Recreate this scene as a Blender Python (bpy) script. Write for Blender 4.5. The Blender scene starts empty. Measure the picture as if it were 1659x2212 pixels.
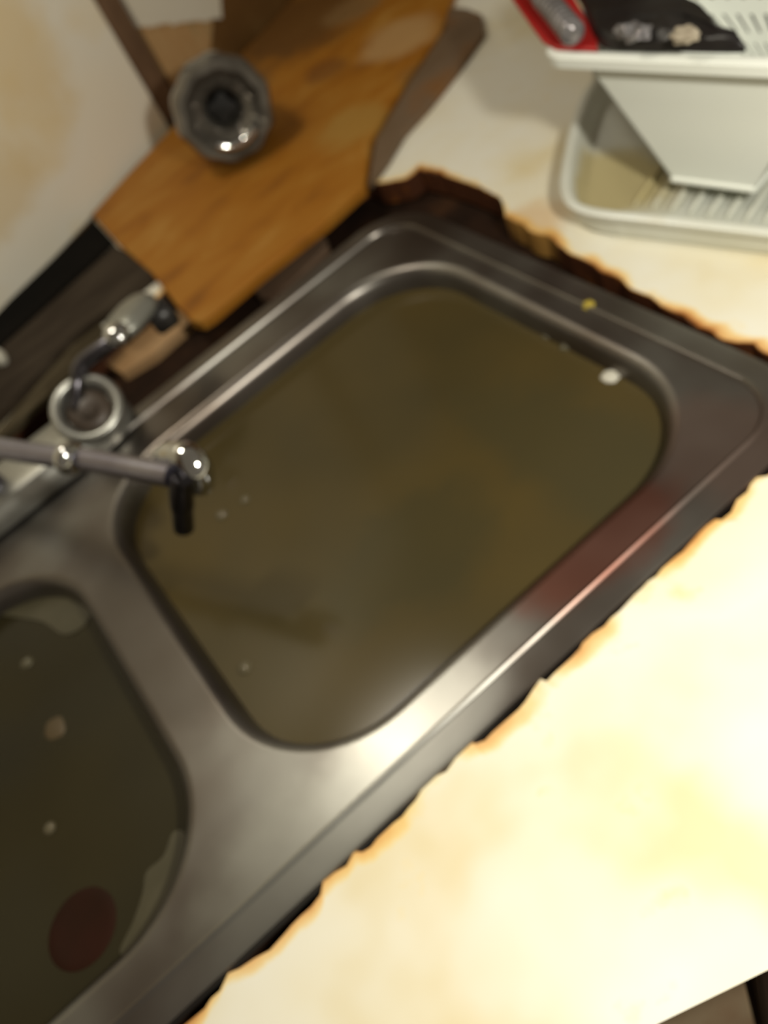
import bpy, bmesh, math, random
from mathutils import Vector, Matrix, noise as mnoise
from mathutils.geometry import tessellate_polygon
random.seed(4)
S = 0.5            # camera height above the counter, metres
CT = 0.9           # counter top above the floor
# ------------------------------------------------------------------ camera
F = 1840.2
MR = [(.7504, -.5594, -.3519), (-.6436, -.4972, -.5819), (.1506, .6632, -.7331)]   # right, down, forward in world axes
sc = bpy.context.scene
cd = bpy.data.cameras.new('camera'); cam = bpy.data.objects.new('camera', cd); sc.collection.objects.link(cam)
r, d, f = [Vector(v).normalized() for v in MR]
d = (d - d.dot(f) * f).normalized(); r = d.cross(f).normalized()
m = Matrix.Identity(4)
for i in range(3):
    m[i][0] = r[i]; m[i][1] = -d[i]; m[i][2] = -f[i]
m[0][3] = 0; m[1][3] = 0; m[2][3] = CT + S
cam.matrix_world = m
cd.sensor_fit = 'VERTICAL'; cd.sensor_height = 36; cd.lens = 36 * F / 2212; cd.clip_start = .01
cd.dof.use_dof = True; cd.dof.focus_distance = .31; cd.dof.aperture_fstop = 6.0
sc.camera = cam

def at(u, v, z=0.0):
    """point of the level plane at height z (m, above the counter top) that the photograph shows at u, v"""
    w = r * (u - 829.5) + d * (v - 1106) + f * F
    t = (z - S) / w.z
    return Vector((w.x * t, w.y * t, z))

# ------------------------------------------------------------------ light
world = bpy.data.worlds.new('world'); sc.world = world; world.use_nodes = True
bg = world.node_tree.nodes['Background']; bg.inputs[0].default_value = (1.0, .86, .66, 1); bg.inputs[1].default_value = .19
def point(name, loc, power, col, rad):
    l = bpy.data.lights.new(name, 'POINT'); l.energy = power; l.color = col; l.shadow_soft_size = rad
    o = bpy.data.objects.new(name, l); o.location = (loc[0], loc[1], loc[2] + CT); sc.collection.objects.link(o); return o
point('hand_lamp', (.24, -.06, .52), 19.5, (1, .955, .83), .028)
al = bpy.data.lights.new('sink_lamp', 'AREA'); al.shape = 'RECTANGLE'; al.size = .22; al.size_y = .06; al.energy = 4.2; al.color = (1, .93, .78)
alo = bpy.data.objects.new('sink_lamp', al); alo.location = (.02, .985, CT + 1.2); sc.collection.objects.link(alo)
sc.view_settings.view_transform = 'Standard'; sc.view_settings.look = 'None'; sc.view_settings.gamma = 1
sc.view_settings.exposure = 0.0
sc.view_settings.use_curve_mapping = False

# ------------------------------------------------------------------ helpers
def tag(o, label=None, cat=None, group=None, kind=None):
    if label: o['label'] = label
    if cat: o['category'] = cat
    if group: o['group'] = group
    if kind: o['kind'] = kind
    return o
def empty(name, loc):
    o = bpy.data.objects.new(name, None); o.location = loc; o.empty_display_size = .02; sc.collection.objects.link(o); return o
def link(name, bm, mat, parent=None, smooth=True, origin=None):
    """bm holds coordinates relative to the counter top; the object gets its origin at `origin`"""
    bmesh.ops.recalc_face_normals(bm, faces=bm.faces)
    base = Vector((0, 0, CT))
    if origin is None:
        xs = [v.co for v in bm.verts]
        origin = Vector(((min(p.x for p in xs) + max(p.x for p in xs)) / 2, (min(p.y for p in xs) + max(p.y for p in xs)) / 2, min(p.z for p in xs)))
    origin = Vector(origin)
    for v in bm.verts: v.co -= origin
    me = bpy.data.meshes.new(name); bm.to_mesh(me); bm.free()
    for p in me.polygons: p.use_smooth = smooth
    if smooth:
        try: me.set_sharp_from_angle(angle=math.radians(50))
        except Exception: pass
    me.materials.append(mat)
    o = bpy.data.objects.new(name, me); sc.collection.objects.link(o)
    o.location = base + origin
    if parent:
        o.parent = parent
        pw = parent_loc(parent)
        o.location = base + origin - pw
    return o
def parent_loc(p):
    v = Vector(p.location)
    while p.parent: p = p.parent; v += p.location
    return v
def thing(name, p): return empty(name, (p[0], p[1], p[2] + CT))
def add_loops(bm, loops, close=True, cap0=False, cap1=False):
    rows = [[bm.verts.new(p) for p in L] for L in loops]
    n = len(rows[0])
    for a, b in zip(rows, rows[1:]):
        for i in range(n if close else n - 1):
            j = (i + 1) % n
            bm.faces.new((a[i], a[j], b[j], b[i]))
    if cap0: bm.faces.new(rows[0][::-1])
    if cap1: bm.faces.new(rows[-1])
    return rows
def rrect(x0, x1, y0, y1, rad, z, n=10):
    L = []
    for cx, cy, a0 in ((x1 - rad, y0 + rad, -90), (x1 - rad, y1 - rad, 0), (x0 + rad, y1 - rad, 90), (x0 + rad, y0 + rad, 180)):
        for k in range(n + 1):
            a = math.radians(a0 + 90 * k / n); L.append(Vector((cx + rad * math.cos(a), cy + rad * math.sin(a), z)))
    return L
def tube(bm, pts, rad, n=14, flat=1.0):
    pts = [Vector(p) for p in pts]; rads = rad if isinstance(rad, (list, tuple)) else [rad] * len(pts)
    loops = []; up = None
    for i, p in enumerate(pts):
        t = (pts[min(i + 1, len(pts) - 1)] - pts[max(i - 1, 0)]).normalized()
        if up is None: up = Vector((0, 0, 1)) if abs(t.z) < .9 else Vector((0, 1, 0))
        s = t.cross(up).normalized(); u2 = s.cross(t).normalized(); up = u2
        loops.append([p + (s * math.cos(a) + u2 * math.sin(a) * flat) * rads[i] for a in [2 * math.pi * k / n for k in range(n)]])
    add_loops(bm, loops, cap0=True, cap1=True)
def spline(pts, k=6):
    pts = [Vector(p) for p in pts]; out = []
    for i in range(len(pts) - 1):
        p0 = pts[max(i - 1, 0)]; p1 = pts[i]; p2 = pts[i + 1]; p3 = pts[min(i + 2, len(pts) - 1)]
        for j in range(k):
            t = j / k
            out.append(.5 * ((2 * p1) + (p2 - p0) * t + (2 * p0 - 5 * p1 + 4 * p2 - p3) * t * t + (3 * p1 - p0 - 3 * p2 + p3) * t ** 3))
    out.append(pts[-1]); return out
def closed_spline(pts, k=6):
    n = len(pts); out = []
    for i in range(n):
        p0, p1, p2, p3 = pts[(i - 1) % n], pts[i], pts[(i + 1) % n], pts[(i + 2) % n]
        for j in range(k):
            t = j / k
            out.append(.5 * ((2 * p1) + (p2 - p0) * t + (2 * p0 - 5 * p1 + 4 * p2 - p3) * t * t + (3 * p1 - p0 - 3 * p2 + p3) * t ** 3))
    return out
def lathe(bm, prof, c, axis=Vector((0, 0, 1)), n=32, facet=None):
    axis = Vector(axis).normalized(); ref = Vector((0, 0, 1)) if abs(axis.z) < .9 else Vector((1, 0, 0))
    s = axis.cross(ref).normalized(); t = axis.cross(s)
    loops = []
    for rr, z in prof:
        L = []
        for k in range(n):
            a = 2 * math.pi * k / n; q = rr * (facet(a, z) if facet else 1)
            L.append(Vector(c) + axis * z + (s * math.cos(a) + t * math.sin(a)) * q)
        loops.append(L)
    add_loops(bm, loops, cap0=True, cap1=True)
def prism(bm, poly, z0, z1, bevel=0.0):
    """solid plate from a plan outline between z0 and z1"""
    poly = [Vector((p[0], p[1], 0)) for p in poly]
    c = sum(poly, Vector()) / len(poly)
    def ins(L, b):
        out = []
        n = len(L)
        for i in range(n):
            a = (L[i] - L[i - 1]); e = (L[(i + 1) % n] - L[i])
            na = Vector((-a.y, a.x, 0)).normalized(); ne = Vector((-e.y, e.x, 0)).normalized()
            q = (na + ne); q = q.normalized() * b / max(.4, q.normalized().dot(na)) if q.length > 1e-6 else na * b
            out.append(L[i] + q)
        return out
    area = sum(poly[i - 1].x * poly[i].y - poly[i].x * poly[i - 1].y for i in range(len(poly)))
    if area < 0: poly = poly[::-1]
    loops = [[p + Vector((0, 0, z0)) for p in poly]]
    if bevel:
        loops.append([p + Vector((0, 0, z1 - bevel)) for p in poly]); loops.append([p + Vector((0, 0, z1)) for p in ins(poly, bevel)])
    else: loops.append([p + Vector((0, 0, z1)) for p in poly])
    rows = add_loops(bm, loops)
    for row, rev in ((rows[0], True), (rows[-1], False)):
        tr = tessellate_polygon([[v.co.copy() for v in row]])
        for t in tr:
            try: bm.faces.new([row[i] for i in (t[::-1] if rev else t)])
            except ValueError: pass
def box(bm, c, sx, sy, sz, rot=0.0, bevel=0.0):
    g = bmesh.ops.create_cube(bm, size=1)
    M = Matrix.Translation(Vector(c)) @ Matrix.Rotation(rot, 4, 'Z') @ Matrix.Diagonal((sx, sy, sz, 1))
    bmesh.ops.transform(bm, matrix=M, verts=g['verts'])
    if bevel:
        es = list({e for v in g['verts'] for e in v.link_edges}); bmesh.ops.bevel(bm, geom=es, offset=bevel, segments=2, affect='EDGES')
def BM(): return bmesh.new()

# ------------------------------------------------------------------ materials
def ramp(nt, stops):
    n = nt.nodes.new('ShaderNodeValToRGB'); e = n.color_ramp.elements
    while len(e) < len(stops): e.new(.5)
    for k, (p, c) in enumerate(stops): e[k].position = p; e[k].color = (*c, 1)
    return n
def material(name, stops, scale=6, rough=.5, metal=0, stretch=(1, 1, 1), detail=4, bump=0, bscale=60, trans=0, ior=1.45, coat=0, rough2=None, distort=0.0, spec=.5):
    mt = bpy.data.materials.new(name); mt.use_nodes = True; nt = mt.node_tree; b = nt.nodes['Principled BSDF']
    b.inputs['Roughness'].default_value = rough; b.inputs['Metallic'].default_value = metal; b.inputs['IOR'].default_value = ior
    b.inputs['Transmission Weight'].default_value = trans; b.inputs['Coat Weight'].default_value = coat
    b.inputs['Specular IOR Level'].default_value = spec
    if len(stops) == 1: b.inputs['Base Color'].default_value = (*stops[0][1], 1)
    tc = nt.nodes.new('ShaderNodeTexCoord'); mp = nt.nodes.new('ShaderNodeMapping'); mp.inputs['Scale'].default_value = stretch
    nt.links.new(tc.outputs['Object'], mp.inputs[0])
    nz = nt.nodes.new('ShaderNodeTexNoise'); nz.inputs['Scale'].default_value = scale; nz.inputs['Detail'].default_value = detail; nz.inputs['Distortion'].default_value = distort
    nt.links.new(mp.outputs[0], nz.inputs['Vector'])
    if len(stops) > 1:
        rp = ramp(nt, stops); nt.links.new(nz.outputs[0], rp.inputs[0]); nt.links.new(rp.outputs[0], b.inputs['Base Color'])
        mt['col'] = 1
    if rough2 is not None:
        mr = nt.nodes.new('ShaderNodeMapRange'); mr.inputs[1].default_value = .35; mr.inputs[2].default_value = .65
        mr.inputs[3].default_value = rough; mr.inputs[4].default_value = rough2
        nt.links.new(nz.outputs[0], mr.inputs[0]); nt.links.new(mr.outputs[0], b.inputs['Roughness'])
    if bump:
        n2 = nt.nodes.new('ShaderNodeTexNoise'); n2.inputs['Scale'].default_value = bscale; nt.links.new(mp.outputs[0], n2.inputs['Vector'])
        bp = nt.nodes.new('ShaderNodeBump'); bp.inputs['Strength'].default_value = bump; bp.inputs['Distance'].default_value = .002
        nt.links.new(n2.outputs[0], bp.inputs['Height']); nt.links.new(bp.outputs[0], b.inputs['Normal'])
    return mt
def blotch(mt, centre, radius, col, strength=1.0, wob=.35, obj=False):
    """a patch of colour with a shape of its own at a place of the object (world metres, counter-top heights)"""
    nt = mt.node_tree; b = nt.nodes['Principled BSDF']; src = b.inputs['Base Color'].links
    g = nt.nodes.new('ShaderNodeNewGeometry'); sub = nt.nodes.new('ShaderNodeVectorMath'); sub.operation = 'SUBTRACT'
    sub.inputs[1].default_value = (centre[0], centre[1], centre[2] + CT); nt.links.new(g.outputs['Position'], sub.inputs[0])
    dv = nt.nodes.new('ShaderNodeVectorMath'); dv.operation = 'DIVIDE'; dv.inputs[1].default_value = radius; nt.links.new(sub.outputs[0], dv.inputs[0])
    ln = nt.nodes.new('ShaderNodeVectorMath'); ln.operation = 'LENGTH'; nt.links.new(dv.outputs[0], ln.inputs[0])
    nz = nt.nodes.new('ShaderNodeTexNoise'); nz.inputs['Scale'].default_value = 25; nt.links.new(g.outputs['Position'], nz.inputs['Vector'])
    ma = nt.nodes.new('ShaderNodeMath'); ma.operation = 'MULTIPLY_ADD'; ma.inputs[1].default_value = wob * 2; nt.links.new(nz.outputs[0], ma.inputs[0]); nt.links.new(ln.outputs['Value'], ma.inputs[2])
    mr = nt.nodes.new('ShaderNodeMapRange'); mr.interpolation_type = 'SMOOTHSTEP'; mr.inputs[1].default_value = .6 + wob; mr.inputs[2].default_value = 1.25 + wob; mr.inputs[3].default_value = strength; mr.inputs[4].default_value = 0
    nt.links.new(ma.outputs[0], mr.inputs[0])
    mx = nt.nodes.new('ShaderNodeMix'); mx.data_type = 'RGBA'; nt.links.new(mr.outputs[0], mx.inputs[0])
    if src: nt.links.new(src[0].from_socket, mx.inputs[6])
    else: mx.inputs[6].default_value = b.inputs['Base Color'].default_value
    mx.inputs[7].default_value = (*col, 1)
    nt.links.new(mx.outputs[2], b.inputs['Base Color'])

m_wall = material('painted_wall', [(.3, (.66, .60, .46)), (.5, (.68, .65, .56)), (.7, (.52, .40, .20))], scale=3.2, rough=.6, detail=2)
m_steel = material('dirty_steel', [(.3, (.115, .095, .080)), (.5, (.165, .150, .135)), (.7, (.24, .235, .215))], scale=9, rough=.30, metal=.9, rough2=.38, detail=2, bump=.06, bscale=30)
m_flange = m_steel
m_chrome = material('worn_chrome', [(.3, (.42, .42, .40)), (.7, (.66, .67, .68))], scale=20, rough=.10, metal=1)
m_darkchrome = material('dull_dark_chrome', [(.3, (.06, .055, .06)), (.7, (.16, .155, .18))], scale=20, rough=.25, metal=1)
m_board = material('orange_wood', [(.28, (.20, .072, .006)), (.45, (.30, .115, .008)), (.58, (.32, .135, .014)), (.75, (.37, .185, .035))], scale=9, rough=.6, spec=.3, stretch=(1, 2.4, 1), detail=3, distort=.6)
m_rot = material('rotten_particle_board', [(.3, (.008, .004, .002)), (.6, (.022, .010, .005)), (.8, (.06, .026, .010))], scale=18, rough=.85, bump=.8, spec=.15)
m_plastic = material('white_plastic', [(.3, (.76, .79, .72)), (.7, (.80, .83, .78))], scale=5, rough=.35)
m_traypl = material('yellowed_plastic', [(.3, (.62, .62, .52)), (.6, (.70, .72, .66)), (.8, (.64, .60, .46))], scale=7, rough=.3)
m_black = material('black_plastic', [(.4, (.012, .010, .010)), (.7, (.03, .028, .024))], scale=9, rough=.35)
m_brown = material('dark_brown_wood', [(.3, (.10, .055, .028)), (.7, (.17, .10, .055))], scale=12, rough=.6, stretch=(1, 6, 1))
m_tan = material('bare_tan_wood', [(.3, (.40, .23, .09)), (.5, (.46, .29, .13)), (.7, (.36, .25, .11))], scale=30, rough=.7, stretch=(3, 3, .4))
m_red = material('red_plastic', [(.3, (.30, .008, .008)), (.7, (.45, .02, .02))], scale=8, rough=.3)

# ------------------------------------------------------------------ room shell
def line_y(x): return S * (2.37 + .43 * (x / S + .08))          # foot of the back wall
wa = math.atan(.43); wd = Vector((math.cos(wa), math.sin(wa), 0)); wn = Vector((math.sin(wa), -math.cos(wa), 0))   # along / into room
P0 = Vector((-.04, line_y(-.04), 0))
corner = Vector((.319, line_y(.319), 0))
m_wood_wall = material('stained_wooden_wall', [(.3, (.075, .030, .008)), (.5, (.15, .07, .016)), (.72, (.30, .17, .06))], scale=4.5, rough=.6, detail=3)
bm = BM(); c = P0 + wd * .8 - wn * .06 + Vector((0, 0, .35)); box(bm, c, 5.0, .1, 2.5 + 0, wa)
tag(link('wall_back', bm, m_wood_wall, smooth=False), kind='structure')
bm = BM(); box(bm, (3.0, 1.0, .35), .1, 5, 2.5)
tag(link('wall_right', bm, m_wall, smooth=False), kind='structure')
m_floor = material('brown_floor', [(.3, (.10, .06, .035)), (.7, (.20, .13, .08))], scale=5, rough=.6)
bm = BM(); box(bm, (0, 0, -CT - .05), 6.5, 6.5, .1)
tag(link('floor', bm, m_floor, smooth=False), kind='structure')

# white painted panel that covers the left of the wall, brown edge strip beside it
m_panel = material('stained_white_paint', [(.32, (.82, .76, .62)), (.5, (.80, .76, .65)), (.63, (.78, .64, .38)), (.8, (.70, .52, .25))], scale=5.5, rough=.55, detail=2)
def on_wall(u, v):
    w = r * (u - 829.5) + d * (v - 1106) + f * F; C0 = Vector((0, 0, S)); return C0 + w * ((P0 - C0).dot(wn) / w.dot(wn))
blotch(m_panel, on_wall(0, 120), (.08, .08, .10), (.72, .55, .27), .65); blotch(m_panel, on_wall(60, 300), (.07, .07, .05), (.76, .62, .36), .5); blotch(m_panel, on_wall(-20, 420), (.08, .08, .05), (.70, .54, .28), .6)
pan = thing('wall_panel', corner)
bm = BM(); L = 1.3; c = corner - wd * (L / 2) + wn * .004 + Vector((0, 0, .5305)); box(bm, c, L, .022, 1.06, wa, .002)
link('painted_face', bm, m_panel, pan, smooth=False)
bm = BM(); c = corner + wd * .021 + wn * .002 + Vector((0, 0, .53)); box(bm, c, .040, .026, 1.04, wa, .002)
tag(link('edge_strip', bm, m_brown, pan, smooth=False), 'dark brown bare wood edge strip')
tag(pan, 'large off-white wall panel with yellow stains and a dark brown edge strip', 'wall panel')

post = thing('wooden_post', corner + wd * .09)
def wallp(s_, z, o): q = P0 + wd * s_ + wn * o; return Vector((q.x, q.y, z))
def wallprism(poly, o0, o1):
    bm = BM(); A = [bm.verts.new(wallp(a, z, o0)) for a, z in poly]; B = [bm.verts.new(wallp(a, z, o1)) for a, z in poly]; n = len(poly)
    for i in range(n): bm.faces.new((A[i], A[(i + 1) % n], B[(i + 1) % n], B[i]))
    T = tessellate_polygon([[Vector((a, z, 0)) for a, z in poly]])
    for t in T: bm.faces.new([B[i] for i in t]); bm.faces.new([A[i] for i in t[::-1]])
    return bm
link('bare_wood', wallprism([(.440, .021), (.500, .021), (.545, .045), (.585, .080), (.66, .16), (.66, .95), (.440, .95)], -.009, .010), m_tan, post, smooth=False)
edge = []
for k in range(22):
    t = k / 21; edge.append((.4395 + t * (.590 - .4395), .133 + (.062 - .133) * t + .007 * mnoise.noise(Vector((t * 14, 3, 0)))))
link('paint_coat', wallprism(edge + [(.6605, .155), (.6605, .95), (.4395, .95)], -.0085, .0115), m_wall, post, smooth=False)
tag(post, 'bare tan wooden post with peeling white paint on its upper part', 'post')

# ------------------------------------------------------------------ counter
jag = [(560, 560), (640, 500), (745, 405), (782, 380), (815, 396), (850, 390), (880, 384), (905, 364), (930, 370), (985, 386), (1030, 402), (1078, 424), (1086, 440), (1092, 466), (1125, 484), (1150, 502), (1180, 506),
       (1200, 522), (1232, 548), (1262, 560), (1300, 586), (1336, 600), (1372, 628), (1405, 640), (1440, 668), (1475, 682), (1505, 708), (1535, 716), (1560, 734), (1590, 738), (1625, 742), (1665, 768), (1712, 812),
       (1735, 870), (1728, 930), (1696, 985), (1655, 1026), (1632, 1032), (1610, 1062), (1590, 1080), (1576, 1106), (1556, 1122), (1538, 1120), (1510, 1152), (1470, 1190), (1440, 1214), (1400, 1256), (1352, 1300),
       (1300, 1350), (1258, 1388), (1252, 1402), (1214, 1440), (1178, 1472), (1166, 1466), (1130, 1512), (1085, 1562), (1046, 1600), (1024, 1606), (1012, 1598), (985, 1632), (962, 1664), (925, 1690), (908, 1702), (898, 1728),
       (850, 1776), (800, 1828), (782, 1838), (764, 1836), (748, 1868), (722, 1884), (702, 1902), (694, 1932), (650, 1976), (612, 2016), (582, 2048), (548, 2062), (516, 2088), (492, 2098), (474, 2134), (440, 2172), (400, 2212), (330, 2285), (240, 2370), (150, 2460)]
hole = [at(u, v, 0) for u, v in jag]
hole += [Vector((-.48, .235, 0)), Vector((-.64, .25, 0)), Vector((-.645, .5, 0)), Vector((-.645, .9, 0)), Vector((-.4, .93, 0)), Vector((-.1, .925, 0)), Vector((.12, .95, 0)), Vector((.205, .985, 0)), Vector((.25, .90, 0))]
# finer ragged outline
fine = []
for i, p in enumerate(hole):
    q = hole[(i + 1) % len(hole)]; k = max(1, int((q - p).length / .006))
    for j in range(k):
        t = p.lerp(q, j / k); nn = Vector((q.y - p.y, p.x - q.x, 0)).normalized()
        fine.append(t + nn * (.0022 * mnoise.noise(t * 90) + .0012 * mnoise.noise(t * 260)))
hc = Vector((.05, .5, 0))
def grow(p, dd):
    e = p - hc; k = Vector((e.x / .42, e.y / .35, 0)); return p + k.normalized() * dd if k.length else p
m_counter = bpy.data.materials.new('cream_laminate'); m_counter.use_nodes = True
nt = m_counter.node_tree; b = nt.nodes['Principled BSDF']; b.inputs['Roughness'].default_value = .42
g = nt.nodes.new('ShaderNodeNewGeometry')
nz = nt.nodes.new('ShaderNodeTexNoise'); nz.inputs['Scale'].default_value = 7; nz.inputs['Detail'].default_value = 3; nt.links.new(g.outputs['Position'], nz.inputs['Vector'])
rp = ramp(nt, [(.30, (.72, .62, .38)), (.42, (.78, .73, .57)), (.56, (.80, .78, .68)), (.72, (.78, .73, .58))]); nt.links.new(nz.outputs[0], rp.inputs[0])
atr = nt.nodes.new('ShaderNodeAttribute'); atr.attribute_name = 'rust'
n3 = nt.nodes.new('ShaderNodeTexNoise'); n3.inputs['Scale'].default_value = 28; n3.inputs['Detail'].default_value = 4; nt.links.new(g.outputs['Position'], n3.inputs['Vector'])
ad = nt.nodes.new('ShaderNodeMath'); ad.operation = 'MULTIPLY_ADD'; ad.inputs[1].default_value = .9; ad.inputs[2].default_value = -.45; nt.links.new(n3.outputs[0], ad.inputs[0])
a2 = nt.nodes.new('ShaderNodeMath'); a2.operation = 'ADD'; nt.links.new(ad.outputs[0], a2.inputs[0]); nt.links.new(atr.outputs['Fac'], a2.inputs[1])
rf = ramp(nt, [(.14, (0, 0, 0)), (.32, (.6, .6, .6)), (.85, (1, 1, 1))]); nt.links.new(a2.outputs[0], rf.inputs[0])
rc = ramp(nt, [(.2, (.86, .60, .10)), (.5, (.74, .36, .02)), (.8, (.40, .13, .010)), (1.0, (.06, .02, .008))]); nt.links.new(a2.outputs[0], rc.inputs[0])
mx = nt.nodes.new('ShaderNodeMix'); mx.data_type = 'RGBA'; nt.links.new(rf.outputs[0], mx.inputs[0]); nt.links.new(rp.outputs[0], mx.inputs[6]); nt.links.new(rc.outputs[0], mx.inputs[7])
nt.links.new(mx.outputs[2], b.inputs['Base Color'])
blotch(m_counter, at(1130, 500), (.05, .04, .05), (.60, .33, .08), .5)
bm = BM(); ly = bm.verts.layers.float.new('rust')
TH = .028
dists = [0, .0015, .004, .008, .014]
outer = [Vector((-1.5, .12, 0)), Vector((-.30, .105, 0)), at(1420, 2212), at(1659, 2095), Vector((.60, -.11, 0)), Vector((1.2, -.30, 0)), Vector((2.9, -.35, 0)), Vector((2.9, line_y(2.9) - .03, 0)), Vector((-1.5, line_y(-1.5) - .03, 0))]
rows = []
lo = [bm.verts.new(p + Vector((0, 0, -TH))) for p in fine]
e0 = [bm.verts.new(p + Vector((0, 0, -.0015))) for p in fine]
for v in lo + e0: v[ly] = 1.1
rows = [lo, e0]
for dd in dists:
    row = []
    for i, p in enumerate(fine):
        v = bm.verts.new(grow(p, dd + .001)); 
        w = (1 - dd / .014); side = min(1, max(0, .42 + 1.1 * mnoise.noise(p * 17)))
        v[ly] = max(0, w * (.22 + .78 * side)) if dd < .014 else 0
        row.append(v)
    rows.append(row)
n = len(fine)
for a, b2 in zip(rows, rows[1:]):
    for i in range(n):
        j = (i + 1) % n; bm.faces.new((a[i], a[j], b2[j], b2[i]))
ot = [bm.verts.new(p) for p in outer]; ob_ = [bm.verts.new(p + (Vector((.2, .8, 0)) - p).normalized() * .03 - Vector((0, 0, .038))) for p in outer]
vs = ot + rows[-1]
for t in tessellate_polygon([[v.co for v in ot], [v.co for v in rows[-1]]]): bm.faces.new([vs[i] for i in t])
vs = ob_ + lo
for t in tessellate_polygon([[v.co for v in ob_], [v.co for v in lo]]): bm.faces.new([vs[i] for i in t])
for i in range(len(ot)):
    j = (i + 1) % len(ot); bm.faces.new((ot[i], ot[j], ob_[j], ob_[i]))
ctop = link('countertop', bm, m_counter, smooth=False)
tag(ctop, 'cream laminate countertop with a ragged rusty cut-out around the sink', 'countertop')

# rotten core under the cut-out
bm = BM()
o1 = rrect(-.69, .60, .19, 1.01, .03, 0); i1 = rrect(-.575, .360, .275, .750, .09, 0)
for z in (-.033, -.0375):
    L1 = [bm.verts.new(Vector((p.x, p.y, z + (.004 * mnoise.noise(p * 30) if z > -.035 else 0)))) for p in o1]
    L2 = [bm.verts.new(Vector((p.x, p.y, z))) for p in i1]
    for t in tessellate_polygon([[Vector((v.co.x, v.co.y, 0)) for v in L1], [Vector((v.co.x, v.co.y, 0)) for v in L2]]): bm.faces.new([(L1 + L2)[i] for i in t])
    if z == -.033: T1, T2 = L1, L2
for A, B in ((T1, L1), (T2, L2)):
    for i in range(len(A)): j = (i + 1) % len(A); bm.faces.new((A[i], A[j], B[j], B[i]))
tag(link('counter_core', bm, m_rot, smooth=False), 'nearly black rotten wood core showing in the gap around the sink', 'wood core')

# cabinet below
cab = thing('base_cabinet', Vector((0, .5, -CT)))
e1 = at(1420, 2212); e2 = at(1659, 2095); ed = (e2 - e1).normalized(); en = Vector((-ed.y, ed.x, 0)); ea = math.atan2(ed.y, ed.x)
m_cab = material('beige_cabinet_wood', [(.3, (.60, .42, .26)), (.7, (.74, .62, .42))], scale=9, rough=.5, stretch=(4, 4, 1))
m_cabd = material('dark_cabinet_wood', [(.3, (.03, .014, .007)), (.7, (.06, .03, .015))], scale=9, rough=.5)
knee = e1 - ed * .12
foot = [e1 + en * .03 - ed * .06, e2 + en * .03 + ed * .5, Vector((1.5, -.2, 0)), Vector((1.5, .235, 0)), Vector((-1.2, .235, 0)), Vector((-1.2, .16, 0)), Vector((-.16, .16, 0))]
bm = BM(); prism(bm, foot, -CT + .001, -.0405); link('carcass', bm, m_cabd, cab, smooth=False)
sp = at(1625, 2125, -.03); s0 = (sp - e1).dot(ed)
bm = BM(); box(bm, e1 + ed * ((s0 - .06) / 2 + .0) + en * .020 + Vector((0, 0, -.36)), s0 + .06, .018, .62, ea, .002); dr = link('door', bm, m_cab, cab, smooth=False)
tag(dr, 'beige wooden door')
bm = BM(); box(bm, e1 + ed * (s0 + .008 + .2) + en * .020 + Vector((0, 0, -.36)), .4, .018, .62, ea, .002); tag(link('door', bm, m_cabd, cab, smooth=False), 'dark brown door in place of the shadowed opening')  # dark panel fills in for the shadowed opening beside the beige door
tag(cab, 'base cabinet under the counter, its door edge showing at the lower right', 'cabinet')

# ------------------------------------------------------------------ sink
X0, X1, Y0, Y1 = -.60, .758 * S, .5079 * S, 1.5812 * S
BA = (-.1804 * S, .6775 * S, .6064 * S, 1.4458 * S, .1979 * S)     # right bowl
BL = (-.56, -.128, .6064 * S, 1.41 * S, .1979 * S)                 # left bowl
sink = thing('sink', Vector(((X0 + X1) / 2, (Y0 + Y1) / 2, 0)))
bm = BM()
def off(q, z, N=12, w=0.0):
    L = rrect(X0 + q, X1 - q, Y0 + q, Y1 - q, max(.01, .066 - q), z, N); return L
prof = [(-.001, -.004), (0, .0015), (.0015, .0018), (.0025, .0019), (.008, .0023), (.0195, .0031), (.0208, .0032), (.0222, .0046), (.0232, .0048), (.0242, .0040), (.0254, .0012), (.0262, .001), (.0272, .001)]
def dens(L, k=10):
    out = []
    n = len(L)
    for i in range(n):
        a, b_ = L[i], L[(i + 1) % n]; kk = k if (b_ - a).length > .06 else 1
        for j in range(kk): out.append(a.lerp(b_, j / kk))
    return out
rows = add_loops(bm, [dens(off(q, z)) for q, z in prof])
deck_edge = rows[-1]
bowls = []
def bowl(bounds, z0):
    x0, x1, y0, y1, rd = bounds; loops = []
    for q, z in ((0, .001), (.0008, .001), (.0022, .0008), (.005, -.0004), (.0085, -.003), (.0105, -.008), (.013, -.020), (.018, -.06), (.026, -.13), (.040, -.155), (.07, -.168)):
        loops.append(rrect(x0 + q, x1 - q, y0 + q, y1 - q, max(.03, rd - q * .8), z, 14))
    rr = add_loops(bm, loops, cap1=True); return rr[0]
ha = bowl(BA, 0); hb = bowl(BL, 0)
vs = deck_edge + ha + hb
for t in tessellate_polygon([[v.co for v in deck_edge], [v.co for v in ha], [v.co for v in hb]]): bm.faces.new([vs[i] for i in t])
m_deck = m_steel
blotch(m_steel, at(1300, 1165), (.075, .035, .05), (.20, .062, .038), .7)  # reddish reflection painted into the steel colour
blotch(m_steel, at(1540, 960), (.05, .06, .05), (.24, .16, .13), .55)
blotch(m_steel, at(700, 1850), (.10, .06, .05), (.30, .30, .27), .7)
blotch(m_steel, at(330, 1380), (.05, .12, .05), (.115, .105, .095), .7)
blotch(m_steel, at(880, 1590), (.075, .045, .05), (.42, .42, .39), .5)  # lamp highlight painted into the steel as a lighter patch
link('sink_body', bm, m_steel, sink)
bm = BM(); dc = at(880, 1200, -.16); dc = Vector((dc.x, dc.y, -.168)); lathe(bm, [(.055, 0.0003), (.055, .003), (.045, .004), (.040, .001), (.012, .0015), (.010, .012), (.001, .014)], dc, n=32)
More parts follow.
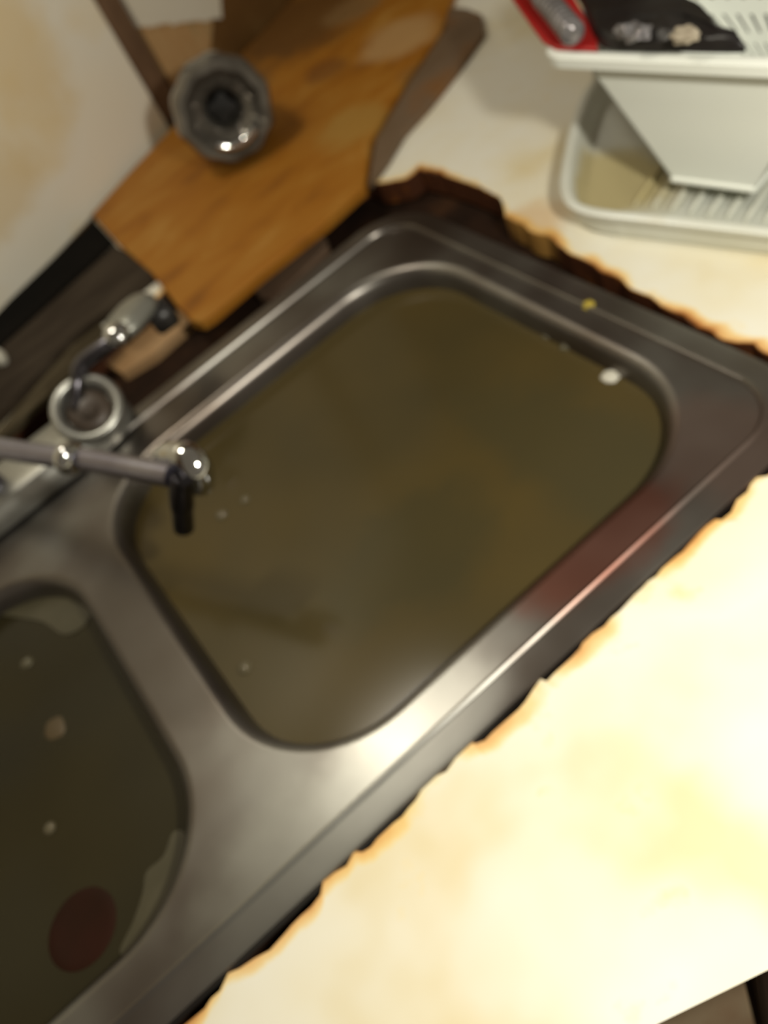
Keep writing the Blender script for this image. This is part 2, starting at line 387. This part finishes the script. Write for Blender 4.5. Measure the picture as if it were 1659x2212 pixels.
tag(link('drain', bm, m_darkchrome, sink), 'dark round drain under the murky water')
tag(sink, 'stained stainless steel double sink set into the ragged counter cut-out', 'sink')

# ------------------------------------------------------------------ water
WZ = -.022
def water(name, bounds, cols, murk, label):
    x0, x1, y0, y1, rd = bounds; q = .0130
    L = rrect(x0 + q, x1 - q, y0 + q, y1 - q, rd - q * .8, WZ, 14); low = rrect(x0 + q + .0005, x1 - q - .0005, y0 + q + .0005, y1 - q - .0005, rd - q * .8, WZ - .003, 14)
    bm = BM(); add_loops(bm, [low, L], cap1=True, cap0=True)
    mt = material(name + '_murk', cols, scale=5, rough=.16, detail=2, ior=1.33)
    nt = mt.node_tree; b = nt.nodes['Principled BSDF']; tr = nt.nodes.new('ShaderNodeBsdfTransparent'); tr.inputs[0].default_value = (.75, .70, .45, 1)
    ms = nt.nodes.new('ShaderNodeMixShader'); ms.inputs[0].default_value = murk; out = nt.nodes['Material Output']
    nt.links.new(tr.outputs[0], ms.inputs[1]); nt.links.new(b.outputs[0], ms.inputs[2]); nt.links.new(ms.outputs[0], out.inputs[0])
    if name == 'right': blotch(mt, at(885, 1190, WZ), (.085, .06, .05), (.046, .042, .021), .55); blotch(mt, at(1290, 1000, WZ), (.05, .16, .05), (.052, .046, .022), .6)
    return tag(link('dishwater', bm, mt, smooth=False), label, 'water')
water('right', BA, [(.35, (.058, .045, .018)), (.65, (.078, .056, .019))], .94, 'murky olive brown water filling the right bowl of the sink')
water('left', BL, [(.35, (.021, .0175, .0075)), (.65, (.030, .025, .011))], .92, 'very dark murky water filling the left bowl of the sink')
m_pale = material('pale_patch', [(.3, (.048, .042, .022)), (.7, (.070, .062, .036))], scale=30, rough=.35)
def film(pts, label):  # thin pale sheet laid just above the water
    P = closed_spline([at(u, v, WZ) for u, v in pts], 4); bm = BM(); prism(bm, P, WZ + .0002, WZ + .0012)
    tag(link('pale_patch', bm, m_pale), label, 'grease film', 'pale patches on the dark water')
film([(-40, 1300), (20, 1272), (90, 1262), (160, 1268), (205, 1300), (185, 1350), (140, 1372), (95, 1345), (40, 1335), (-30, 1322)], 'pale patch lying on the water near the back of the dark left bowl')
film([(375, 1800), (400, 1800), (402, 1850), (390, 1900), (350, 1960), (310, 2020), (272, 2062), (262, 2050), (290, 1990), (310, 1930), (318, 1885), (355, 1850)], 'long pale patch lying on the water at the front right of the dark left bowl')
m_or = material('orange_scrap', [(.3, (.062, .042, .016)), (.7, (.085, .055, .022))], scale=30, rough=.5)
def blob(bm, c, rx, ry, rz, sub=3, wob=.12, seed=0):
    g = bmesh.ops.create_icosphere(bm, subdivisions=sub, radius=1)
    for v in g['verts']:
        k = 1 + wob * mnoise.noise(v.co * 1.7 + Vector((seed, 0, 0))); v.co = Vector((v.co.x * rx * k, v.co.y * ry * k, v.co.z * rz * k)) + Vector(c)
bm = BM(); p = at(118, 1572, WZ); blob(bm, p - Vector((0, 0, .0038)), .014, .018, .005, seed=2)
tag(link('food_scrap', bm, m_or), 'dull orange food scrap floating in the dark left bowl', 'food scrap')
bm = BM(); p = at(178, 2005, WZ)
lathe(bm, [(.016, -.0015), (.026, -.001), (.027, .0002), (.025, .0010), (.020, .0004)], p, n=36)
tag(link('red_saucer', bm, material('dull_red_plastic', [(.3, (.020, .0085, .0045)), (.7, (.028, .009, .005))], scale=20, rough=.6, spec=.1)), 'dim dark red saucer floating near the front of the dark left bowl', 'saucer')
m_foam = material('pale_foam', [(.3, (.50, .48, .40)), (.7, (.62, .60, .52))], scale=50, rough=.3)
m_foamd = material('dull_foam', [(.3, (.075, .066, .038)), (.7, (.11, .098, .06))], scale=50, rough=.25)
m_bub = material('clear_bubble', [(0, (.10, .085, .05))], rough=.04)
for u, v, rad, mt, lab in ((1318, 815, .0075, m_foam, 'brightest white foam bubble near the right rim of the bowl'),
                      (1186, 722, .0065, m_foamd, 'dull foam fleck by the back right rim, left of a similar one'),
                      (1226, 746, .0070, m_foamd, 'dull foam fleck by the back right rim, next to the bright white bubble'),
                      (480, 1113, .006, m_bub, 'small glinting bubble right of the tap nozzle'),
                      (530, 1080, .005, m_bub, 'faint bubble farther right of the tap nozzle'),
                      (530, 1443, .006, m_bub, 'lone bubble near the lower left rim of the right bowl'),
                      (58, 1432, .006, m_foamd, 'pale bubble below the back pale patch in the left bowl'),
                      (108, 1790, .005, m_bub, 'faint bubble in the middle of the dark left bowl')):
    p = at(u, v, WZ); bm = BM(); blob(bm, Vector((p.x, p.y, WZ + .0005)), rad, rad, rad * .45, sub=3, wob=.05 if mt is m_bub else .25, seed=u)
    tag(link('bubble', bm, mt), lab, 'bubble', 'bubbles on the dishwater')
m_resid = material('tan_residue', [(.3, (.20, .13, .05)), (.7, (.32, .22, .09))], scale=40, rough=.6)
for pts, w, lab in (([(300, 1225), (318, 1270), (350, 1325), (398, 1390), (430, 1430), (455, 1470)], .0035, 'tan residue line along the left wall of the right bowl'),
                    ([(290, 1120), (283, 1085), (296, 1060), (310, 1050)], .004, 'short tan residue smear in the back left corner of the right bowl')):
    P = spline([at(u, v, WZ + .001) for u, v in pts], 5); n = len(P); bm = BM()
    tube(bm, P, [w * (.25 + math.sin(math.pi * (i + .4) / n) * (1 + .4 * mnoise.noise(P[i] * 60))) for i in range(n)], 8, .35)
    tag(link('residue', bm, m_resid), lab, 'residue')
m_crumb = material('yellow_crumb', [(.3, (.36, .27, .03)), (.7, (.46, .36, .05))], scale=60, rough=.6)
bm = BM(); p = at(1272, 658, .003); blob(bm, p, .005, .006, .0028, wob=.4, seed=9); tag(link('crumb', bm, m_crumb), 'small yellow crumb on the right deck of the sink', 'crumb')

# ------------------------------------------------------------------ pieces in the gap behind the sink
def plate(name, pts, z0, z1, mt, label, cat, parent=None, group=None, bev=.001):
    P = [at(u, v, z1) for u, v in pts]; bm = BM(); prism(bm, P, z0, z1, bev); o = link(name, bm, mt, parent, smooth=False)
    if cat: tag(o, label, cat, group)
    return o
m_patch = material('brown_laminate', [(.3, (.11, .065, .04)), (.7, (.17, .11, .07))], scale=15, rough=.55)
plate('laminate_fragment', [(520, 595), (560, 640), (590, 648), (650, 590), (706, 530), (702, 512), (670, 500), (600, 540)], -.0325, -.022, m_patch, 'brown broken laminate piece in the gap between board and sink', 'laminate piece')
plate('wood_offcut', [(205, 770), (262, 806), (330, 765), (410, 694), (385, 668), (300, 705)], -.0325, -.020, material('tan_offcut', [(.3, (.30, .17, .07)), (.7, (.38, .24, .12))], scale=20, rough=.6), 'short tan wood offcut beside the tap lever', 'wood piece')

# wooden battens between the wall and the tap
m_b1 = material('greyish_batten', [(.3, (.022, .015, .010)), (.7, (.050, .038, .026))], scale=10, rough=.85, spec=.15, stretch=(1, 5, 1))
m_b0 = material('gap_black', [(.3, (.002, .0018, .0015)), (.7, (.005, .004, .003))], scale=10, rough=.9, spec=.1)
plate('shadow_gap', [(-260, 925), (-40, 705), (203, 474), (245, 520), (10, 735), (-240, 975)], 0, .006, m_b0, 'black strip standing for the shadow gap at the foot of the white panel', 'gap strip')  # black sheet drawn in for the shadow gap below the panel
plate('wooden_batten', [(-240, 985), (12, 742), (250, 528), (330, 590), (150, 730), (-160, 1060)], 0, .012, m_b1, 'dark grey-brown wooden batten in front of the black strip', 'batten')
plate('wooden_batten', [(-140, 1085), (150, 750), (215, 700), (240, 720), (150, 808), (60, 890), (-60, 1005)], .0005, .010, material('olive_batten', [(.3, (.04, .03, .016)), (.7, (.085, .068, .04))], scale=10, rough=.8, spec=.15, stretch=(1, 5, 1)), 'olive brown wooden batten just behind the tap', 'batten')
bm = BM(); p = at(-2, 772, .02); blob(bm, p, .009, .012, .012, wob=.1); tag(link('pebble', bm, m_foam), 'small cream lump at the left edge on the battens', 'lump')

# ------------------------------------------------------------------ cutting board + strip
board = [at(u, v, .013) for u, v in ((198, 462), (256, 526), (328, 590), (378, 655), (410, 690), (432, 694), (455, 680), (560, 590), (700, 480), (785, 402), (800, 300), (880, 165), (955, 60), (985, -40))]
board += [corner + wd * .52 + wn * .03, corner + wd * .02 + wn * .032, corner - wd * .12 + wn * .03]
for u, v, rr, col, s in ((640, 40, (.13, .13, .08), (.11, .050, .012), .9), (930, 150, (.035, .06, .05), (.24, .12, .03), .7), (760, 10, (.05, .05, .05), (.22, .13, .05), .7), (860, 70, (.06, .06, .05), (.42, .26, .11), .8), (700, 140, (.035, .035, .05), (.16, .06, .012), .7), (760, 260, (.05, .05, .04), (.34, .20, .045), .7), (560, 330, (.08, .03, .04), (.26, .10, .010), .6), (500, 180, (.06, .07, .05), (.16, .08, .02), .7)):
    blotch(m_board, at(u, v, .02), rr, col, s)
bm = BM(); prism(bm, board, .0005, .013, .002)
tag(link('cutting_board', bm, m_board, smooth=False), 'stained orange-brown wooden board lying on the counter behind the sink', 'board')
m_strip = material('grey_brown_strip', [(.3, (.12, .075, .038)), (.5, (.15, .10, .06)), (.7, (.20, .09, .025))], scale=9, rough=.6)
plate('dark_band', [(804, 385), (834, 345), (870, 285), (925, 225), (985, 150), (1045, 68), (1040, 30), (1010, 18), (962, 14), (962, 62), (888, 172), (812, 300), (796, 395)], .0, .009, m_strip, 'ragged grey-brown band along the right side of the orange board', 'strip')  # flat grey-brown sheet with a ragged outline beside the board

# ------------------------------------------------------------------ glass jar lying with its mouth to the viewer
jr = .0635; base_c = at(480, 232, .014 + jr)
axd = (Vector((0, 0, S)) - base_c); axd.z = .16 * axd.length; axd.normalize()
m_glass = material('smoky_glass', [(.3, (.10, .09, .075)), (.7, (.22, .205, .18))], scale=30, rough=.14, metal=.6)
m_hollow = material('dark_hollow', [(.3, (.002, .002, .002)), (.7, (.005, .004, .003))], scale=20, rough=.3)
fac = lambda a, z: 1 + .022 * math.cos(10 * a)
jar = thing('glass_jar', Vector((base_c.x, base_c.y, .013)))
bm = BM(); k = jr
lathe(bm, [(k * .55, -.085), (k * .82, -.078), (k * .92, -.05), (k * .98, -.01), (k * 1.0, .012), (k * .97, .028), (k * .88, .036), (k * .76, .036), (k * .66, .026), (k * .55, .014), (k * .46, .012), (k * .38, .006), (k * .30, -.004), (k * .25, -.02), (k * .2, -.045)], base_c, axd, n=60, facet=fac)
link('jar_body', bm, m_glass, jar)
bm = BM(); lathe(bm, [(k * .34, -.043), (k * .28, -.003), (k * .27, .0035), (k * .01, .004)], base_c + Vector((0, 0, .0)) + axd * .002, axd, n=24, facet=lambda a, z: .75 + .35 * math.cos(2 * (a - 1.2)) ** 2)
tag(link('mouth_opening', bm, m_hollow, jar), 'black hollow of the mouth')
bm = BM(); tv = axd.cross(Vector((0, 0, 1))).normalized(); uv = tv.cross(axd).normalized()
tube(bm, [base_c + axd * .037 + (tv * math.cos(a) + uv * math.sin(a)) * k * .62 for a in [math.radians(q) for q in range(235, 320, 8)]], .006, 10)
link('rim_bead', bm, m_chrome, jar)
tag(jar, 'round smoky grey glass jar lying on the orange board, dark mouth facing out', 'jar')

# ------------------------------------------------------------------ tap
tap = thing('tap', at(60, 985, .003))
pc = at(188, 893, .030); dirx = Vector((1, 0, 0))
yc = pc.y
bm = BM(); half = .036
def stadium(h_, z, e=0):
    L = []
    for k in range(17):
        a = math.radians(-90 + 180 * k / 16); L.append(Vector((pc.x + h_ * math.cos(a), yc + h_ * math.sin(a), z)))
    for k in range(17):
        a = math.radians(90 + 180 * k / 16); L.append(Vector((pc.x - .20 + h_ * math.cos(a), yc + h_ * math.sin(a), z)))
    return L
add_loops(bm, [stadium(half + .002, .0055), stadium(half + .002, .012), stadium(half, .022), stadium(half - .004, .028), stadium(half - .010, .031)], cap0=True, cap1=True)
m_satin = material('satin_chrome', [(.3, (.30, .30, .27)), (.7, (.50, .50, .47))], scale=20, rough=.33, metal=.85)
link('deck_plate', bm, m_satin, tap)
hx = Vector((.05, -.55, .83)).normalized(); hb_ = at(190, 884, .046)
bm = BM(); lathe(bm, [(.020, -.036), (.028, -.022), (.0345, -.008), (.0365, 0), (.0360, .004), (.0335, .008), (.0300, .0085), (.0265, .006), (.0245, 0), (.023, -.006)], hb_, hx, n=40)
link('bell_housing', bm, m_satin, tap)
bm = BM(); lathe(bm, [(.0225, -.0055), (.0225, -.002), (.019, .001), (.010, .0015), (.009, .006), (.001, .007)], hb_, hx, n=28)
tag(link('valve_hub', bm, material('dark_brown_grime', [(.3, (.035, .025, .018)), (.7, (.07, .05, .035))], scale=40, rough=.4), tap), 'dark grimy hub inside the bell')
q0 = at(166, 885, .050); q1 = at(166, 835, .062); q2 = at(180, 785, .074); q3 = at(232, 745, .078); q4 = at(262, 710, .078)
bm = BM(); tube(bm, spline([q0, q1, q2, q3, q4], 5), [.007] * 8 + [.0085] * 13, 14); lever = link('lever', bm, m_darkchrome, tap)
bm = BM(); tube(bm, spline([at(238, 735, .074), at(262, 708, .076), at(300, 665, .074), at(330, 640, .072)], 5), [.010, .013, .016, .019, .021, .023, .024, .024, .024, .024, .023, .022, .020, .017, .012, .006], 16, .5)
tag(link('lever_paddle', bm, material('dull_grey_metal', [(.3, (.22, .22, .19)), (.7, (.30, .30, .27))], scale=20, rough=.35, metal=.6), tap), 'wide dull grey paddle of the lever')
bm = BM(); lathe(bm, [(.012, -.004), (.0165, 0), (.0165, .020), (.012, .024)], at(332, 694, .055), (at(380, 660, .055) - at(332, 694, .055)), n=20)
tag(link('end_cap', bm, m_black, tap), 'black round end cap')
bm = BM(); lathe(bm, [(.010, 0), (.0125, .003), (.0125, .008), (.009, .012), (.001, .013)], at(255, 728, .085), Vector((.1, -.5, .9)), n=20); link('screw_cap', bm, m_chrome, tap)
# spout
bz = .105
A = [Vector((pc.x - .115, yc, .03)), Vector((pc.x - .115, yc - .002, .07)), Vector((pc.x - .105, yc - .018, .098)), at(90, 982, bz), at(180, 992, bz), at(290, 1012, bz), at(375, 1028, bz)]
bm = BM(); tube(bm, spline(A, 6), [.013] * 10 + [.0095] * 27, 16)
m_spout = material('brushed_spout_metal', [(.3, (.25, .24, .31)), (.7, (.36, .36, .44))], scale=20, rough=.28, metal=1)
link('spout', bm, m_spout, tap)
bm = BM(); cc = at(150, 990, bz + .004); lathe(bm, [(.011, -.006), (.0135, -.003), (.0135, .004), (.010, .008), (.001, .009)], cc, (at(290, 1012, bz) - at(180, 992, bz)), n=20); tag(link('spout_ring', bm, m_chrome, tap), 'pale worn ring on the spout')
bm = BM(); tube(bm, spline([at(345, 985, bz), at(380, 982, bz + .003), at(412, 995, bz + .001), at(430, 1022, bz - .008), at(434, 1052, bz - .022)], 6), [.008] * 3 + [.0105] * 5 + [.012] * 10 + [.011] * 5 + [.009] * 2, 16)
link('spout_elbow', bm, m_chrome, tap)
bm = BM(); tube(bm, spline([at(393, 1030, bz), at(392, 1060, bz - .012), at(394, 1100, bz - .03), at(397, 1140, bz - .05)], 5), [.0095] * 10 + [.0085] * 6, 14)
tag(link('nozzle', bm, m_darkchrome, tap), 'dark nozzle pointing down into the bowl')
tag(tap, 'worn chrome tap with a dark lever and thin swivel spout over the right bowl', 'tap')

# ------------------------------------------------------------------ dish rack: lower tray and upper basket
# rack frame: long side runs down the y axis, turned a little
def frame(u, v, z): return at(u, v, z)
tz = .030
rim = [(1283, 170), (1258, 205), (1240, 255), (1226, 310), (1216, 365), (1214, 405), (1228, 438), (1262, 456), (1320, 466), (1400, 474)]
rp_ = [at(u, v, tz) for u, v in rim]
far = rp_[-1] + (at(1659, 503, tz) - rp_[-1]).normalized() * .46
vx = Vector((.98, .18, 0))
outline = rp_ + [rp_[-1].lerp(far, .5), far, far + vx * .03 - Vector((0, .012, 0)), far + vx * .30, far + vx * .34 + Vector((0, .03, 0)), rp_[0] + vx * .22 + Vector((.0, -.05, 0)), rp_[0] + vx * .20, rp_[0] + vx * .03 + Vector((0, .01, 0))]
outline = closed_spline(outline, 5)
cen = sum(outline, Vector()) / len(outline)
def inset(L, q, z):
    n = len(L); out = []
    for i in range(n):
        t = (L[(i + 1) % n] - L[i - 1]); nn = Vector((-t.y, t.x, 0)).normalized()
        if nn.dot(cen - L[i]) < 0: nn = -nn
        p = L[i] + nn * q; out.append(Vector((p.x, p.y, z)))
    return out
blotch(m_traypl, at(1320, 400, .004), (.055, .075, .02), (.50, .42, .20), .9)
tray = thing('drip_tray', Vector((cen.x, cen.y, 0)))
bm = BM()
add_loops(bm, [inset(outline, .010, .0005), inset(outline, .006, .006), inset(outline, .004, tz - .006), inset(outline, -.001, tz - .005), inset(outline, -.002, tz - .001), inset(outline, .001, tz + .0015), inset(outline, .006, tz + .001), inset(outline, .009, tz - .003), inset(outline, .013, .008), inset(outline, .018, .004)], cap0=True, cap1=True)
link('tray_body', bm, m_traypl, tray)
for k in range(9):
    a = at(1402 + k * 40, 398 + k * 5, .006); dd = Vector((-.5, -.16, 0)).normalized()
    bm = BM(); tube(bm, [a + Vector((.03, .01, 0)), a, a + dd * .018, a + dd * .030], [.0022, .0028, .0028, .002], 8)
    link('rib', bm, m_traypl, tray)
tag(tray, 'shallow yellowed white plastic drip tray under the dish basket', 'tray')

bas = thing('dish_basket', Vector((cen.x + .05, cen.y, .02)))
BZ = .150; bot = .028
c0 = at(1158, 118, BZ)                                # outer corner of the rim, back left
ey = (at(1659, 178, BZ) - at(1250, 158, BZ)).normalized(); ex = Vector((-ey.y, ey.x, 0))
if ex.x < 0: ex = -ex
Lb, Wb = .28, .150
def local(a, b_, z): p = c0 + ey * a + ex * b_; return Vector((p.x, p.y, z))
def lrect(a0, a1, b0, b1, rd, z, n=8): return [local(p.x, p.y, z) for p in rrect(a0, a1, b0, b1, rd, 0, n)]
bm = BM()
ov = .036
add_loops(bm, [lrect(ov + .001, Lb - ov - .001, .009, Wb - .009, .020, BZ - .004), lrect(.003, Lb - .003, .002, Wb - .002, .025, BZ - .005), lrect(0, Lb, 0, Wb, .026, BZ - .010), lrect(-.002, Lb + .002, -.002, Wb + .002, .028, BZ - .010), lrect(-.002, Lb + .002, -.002, Wb + .002, .028, BZ - .002),
               lrect(.002, Lb - .002, .002, Wb - .002, .025, BZ + .001), lrect(.008, Lb - .008, .007, Wb - .007, .022, BZ), lrect(ov + .003, Lb - ov - .003, .010, Wb - .010, .018, BZ - .003)])
link('rim', bm, m_plastic, bas)
# long wall on the near side and the walls round it: tapered sheets
b0 = at(1452, 388, bot); ba = (b0 - c0).dot(ey); bb = (b0 - c0).dot(ex)
TA, TB = ba, max(.02, bb)
top = dict(a0=ov, a1=Lb - ov, b0=.010, b1=Wb - .010); low = dict(a0=TA, a1=Lb - TA, b0=TB, b1=Wb - TB)
def wallpt(side, s, t):          # s along, t from top 0 to bottom 1
    z = BZ - .004 + (bot - BZ + .004) * t
    T = {k: top[k] + (low[k] - top[k]) * t for k in top}
    if side == 'near': return local(T['a0'] + (T['a1'] - T['a0']) * s, T['b0'], z)
    if side == 'far': return local(T['a0'] + .05 * t + (T['a1'] - T['a0'] - .05 * t) * s, T['b1'], z)
    if side == 'left': return local(T['a0'] + .5 * t * s * .1, T['b0'] + (T['b1'] - T['b0']) * s, z)
    return local(T['a1'], T['b0'] + (T['b1'] - T['b0']) * s, z)
def sheet(side, ns, nts, slots, th=.002):
    bm = BM(); S_ = ns; g = {}
    def V(i, j, k):
        if (i, j, k) not in g:
            p = wallpt(side, i / S_, nts[j]); nrm = {'near': ex, 'far': -ex, 'left': ey, 'right': -ey}[side]
            g[(i, j, k)] = bm.verts.new(p + nrm * th * k)
        return g[(i, j, k)]
    solid = lambda i, j: 0 <= i < ns and 0 <= j < len(nts) - 1 and not slots(i, j)
    for i in range(ns):
        for j in range(len(nts) - 1):
            if not solid(i, j): continue
            bm.faces.new((V(i, j, 0), V(i + 1, j, 0), V(i + 1, j + 1, 0), V(i, j + 1, 0)))
            bm.faces.new((V(i, j, 1), V(i, j + 1, 1), V(i + 1, j + 1, 1), V(i + 1, j, 1)))
            for (di, dj, q) in ((-1, 0, ((i, j), (i, j + 1))), (1, 0, ((i + 1, j), (i + 1, j + 1))), (0, -1, ((i, j), (i + 1, j))), (0, 1, ((i, j + 1), (i + 1, j + 1)))):
                if not solid(i + di, j + dj):
                    (a1, a2), (b1, b2) = q; bm.faces.new((V(a1, a2, 0), V(b1, b2, 0), V(b1, b2, 1), V(a1, a2, 1)))
    return bm
nts = [0, .10, .22, .32, .455, .52, .64, 1]
link('side_wall', sheet('near', 1, [0, .97, 1], lambda i, j: False), m_plastic, bas, smooth=False)
link('side_wall', sheet('far', 36, nts, lambda i, j: i % 3 == 1 and j in (1, 3, 5)), m_plastic, bas, smooth=False)
link('end_wall', sheet('left', 12, [0, 1], lambda i, j: False), m_plastic, bas, smooth=False)
link('end_wall', sheet('right', 21, nts, lambda i, j: i % 2 == 1 and j in (1, 3, 5)), m_plastic, bas, smooth=False)
bm = BM()
a0, a1, bb0, bb1 = low['a0'], low['a1'], low['b0'], low['b1']
for k in range(15):
    a = a0 + (a1 - a0) * k / 14; tube(bm, [local(a, bb0, bot), local(a, bb1, bot)], .003, 8)
for k in range(6):
    q = bb0 + (bb1 - bb0) * k / 5; tube(bm, [local(a0, q, bot), local(a1, q, bot)], .003, 8)
link('grid_floor', bm, m_plastic, bas)
tag(bas, 'white plastic dish basket with slotted wall standing in the drip tray', 'basket')

# contents of the basket
bm = BM(); q = local(.165, Wb + .035, .066); box(bm, q, .05, .30, .106, math.atan2(ey.y, ey.x) + math.pi / 2, .004)  # dark box added behind the basket to darken its slots
tag(link('slot_backing', bm, material('slot_backing_red', [(.4, (.03, .008, .008)), (.6, (.004, .004, .004))], scale=25, rough=.6)), 'dark box added behind the dish basket, showing through its slots', 'box')
RZ = BZ + .0015
def mound(outline, z0, h, seed, wob=.004, steps=5):
    c = sum(outline, Vector()) / len(outline); loops = [[Vector((p.x, p.y, z0)) for p in outline]]
    for k in range(1, steps + 1):
        t = k / steps; q = 1 - .22 * t * t if k < steps else .45
        loops.append([Vector((c.x + (p.x - c.x) * q, c.y + (p.y - c.y) * q, z0 + h * math.sin(t * math.pi / 2) + wob * mnoise.noise(Vector((p.x * 40, p.y * 40, k + seed))))) for p in outline])
    bm = BM(); add_loops(bm, loops, cap0=True, cap1=True); return bm
B = closed_spline([at(u, v, RZ) for u, v in ((1215, -60), (1255, 10), (1275, 60), (1305, 104), (1390, 112), (1480, 113), (1600, 114), (1602, 104), (1560, 96), (1548, 62), (1500, 26), (1445, -6), (1405, -60), (1310, -110))], 4)
tag(link('plastic_bag', mound(B, RZ, .012, 2), m_black), 'crumpled black plastic bag lying across the dish basket', 'bag')
P = [at(u, v, RZ) for u, v in ((1080, -40), (1112, 8), (1150, 62), (1172, 92), (1200, 108), (1292, 112), (1290, 92), (1268, 50), (1236, -10), (1180, -60))]
bm = BM(); prism(bm, P, RZ, RZ + .003, .001)
tag(link('red_packet', bm, m_red, smooth=False), 'flat red packet at the left end of the dish basket', 'packet')
m_clear = material('clear_plastic', [(.3, (.16, .15, .15)), (.7, (.28, .27, .28))], scale=60, rough=.12, metal=.35)
br = .0105; p0 = at(1240, 74, RZ + .0035 + br); p1 = at(1120, -70, RZ + .0035 + br)
bot_ = thing('clear_bottle', p0); D = (p1 - p0).normalized()
pr_ = [(.004, -.002), (br * .8, 0), (br, .004)]
for k in range(8): pr_ += [(br, .008 + .009 * k), (br * .90, .010 + .009 * k), (br, .012 + .009 * k)]
bm = BM(); lathe(bm, pr_ + [(br, .1), (.005, .112)], p0, D, n=28)
link('bottle_body', bm, m_clear, bot_)
bm = BM(); lathe(bm, [(.0060, .110), (.0062, .122), (.001, .123)], p0, D, n=20); link('bottle_cap', bm, m_black, bot_)
tag(bot_, 'small clear ribbed plastic bottle lying on the red packet', 'bottle')
for u, v, rr, mt, nm, lab, cat in ((1368, 68, .0085, m_clear, 'crumpled_wrapper', 'crumpled clear wrapper on the middle of the black bag', 'wrapper'),
                      (1480, 76, .0085, material('beige_sponge', [(.3, (.32, .27, .20)), (.7, (.42, .37, .28))], scale=60, rough=.7), 'sponge', 'small beige sponge on the right part of the black bag', 'sponge')):
    p = at(u, v, RZ + .016); bm = BM(); blob(bm, p, rr, rr * 1.4, rr * .6, sub=4, wob=.9 if nm[0] == 'c' else .4, seed=u); tag(link(nm, bm, mt), lab, cat)
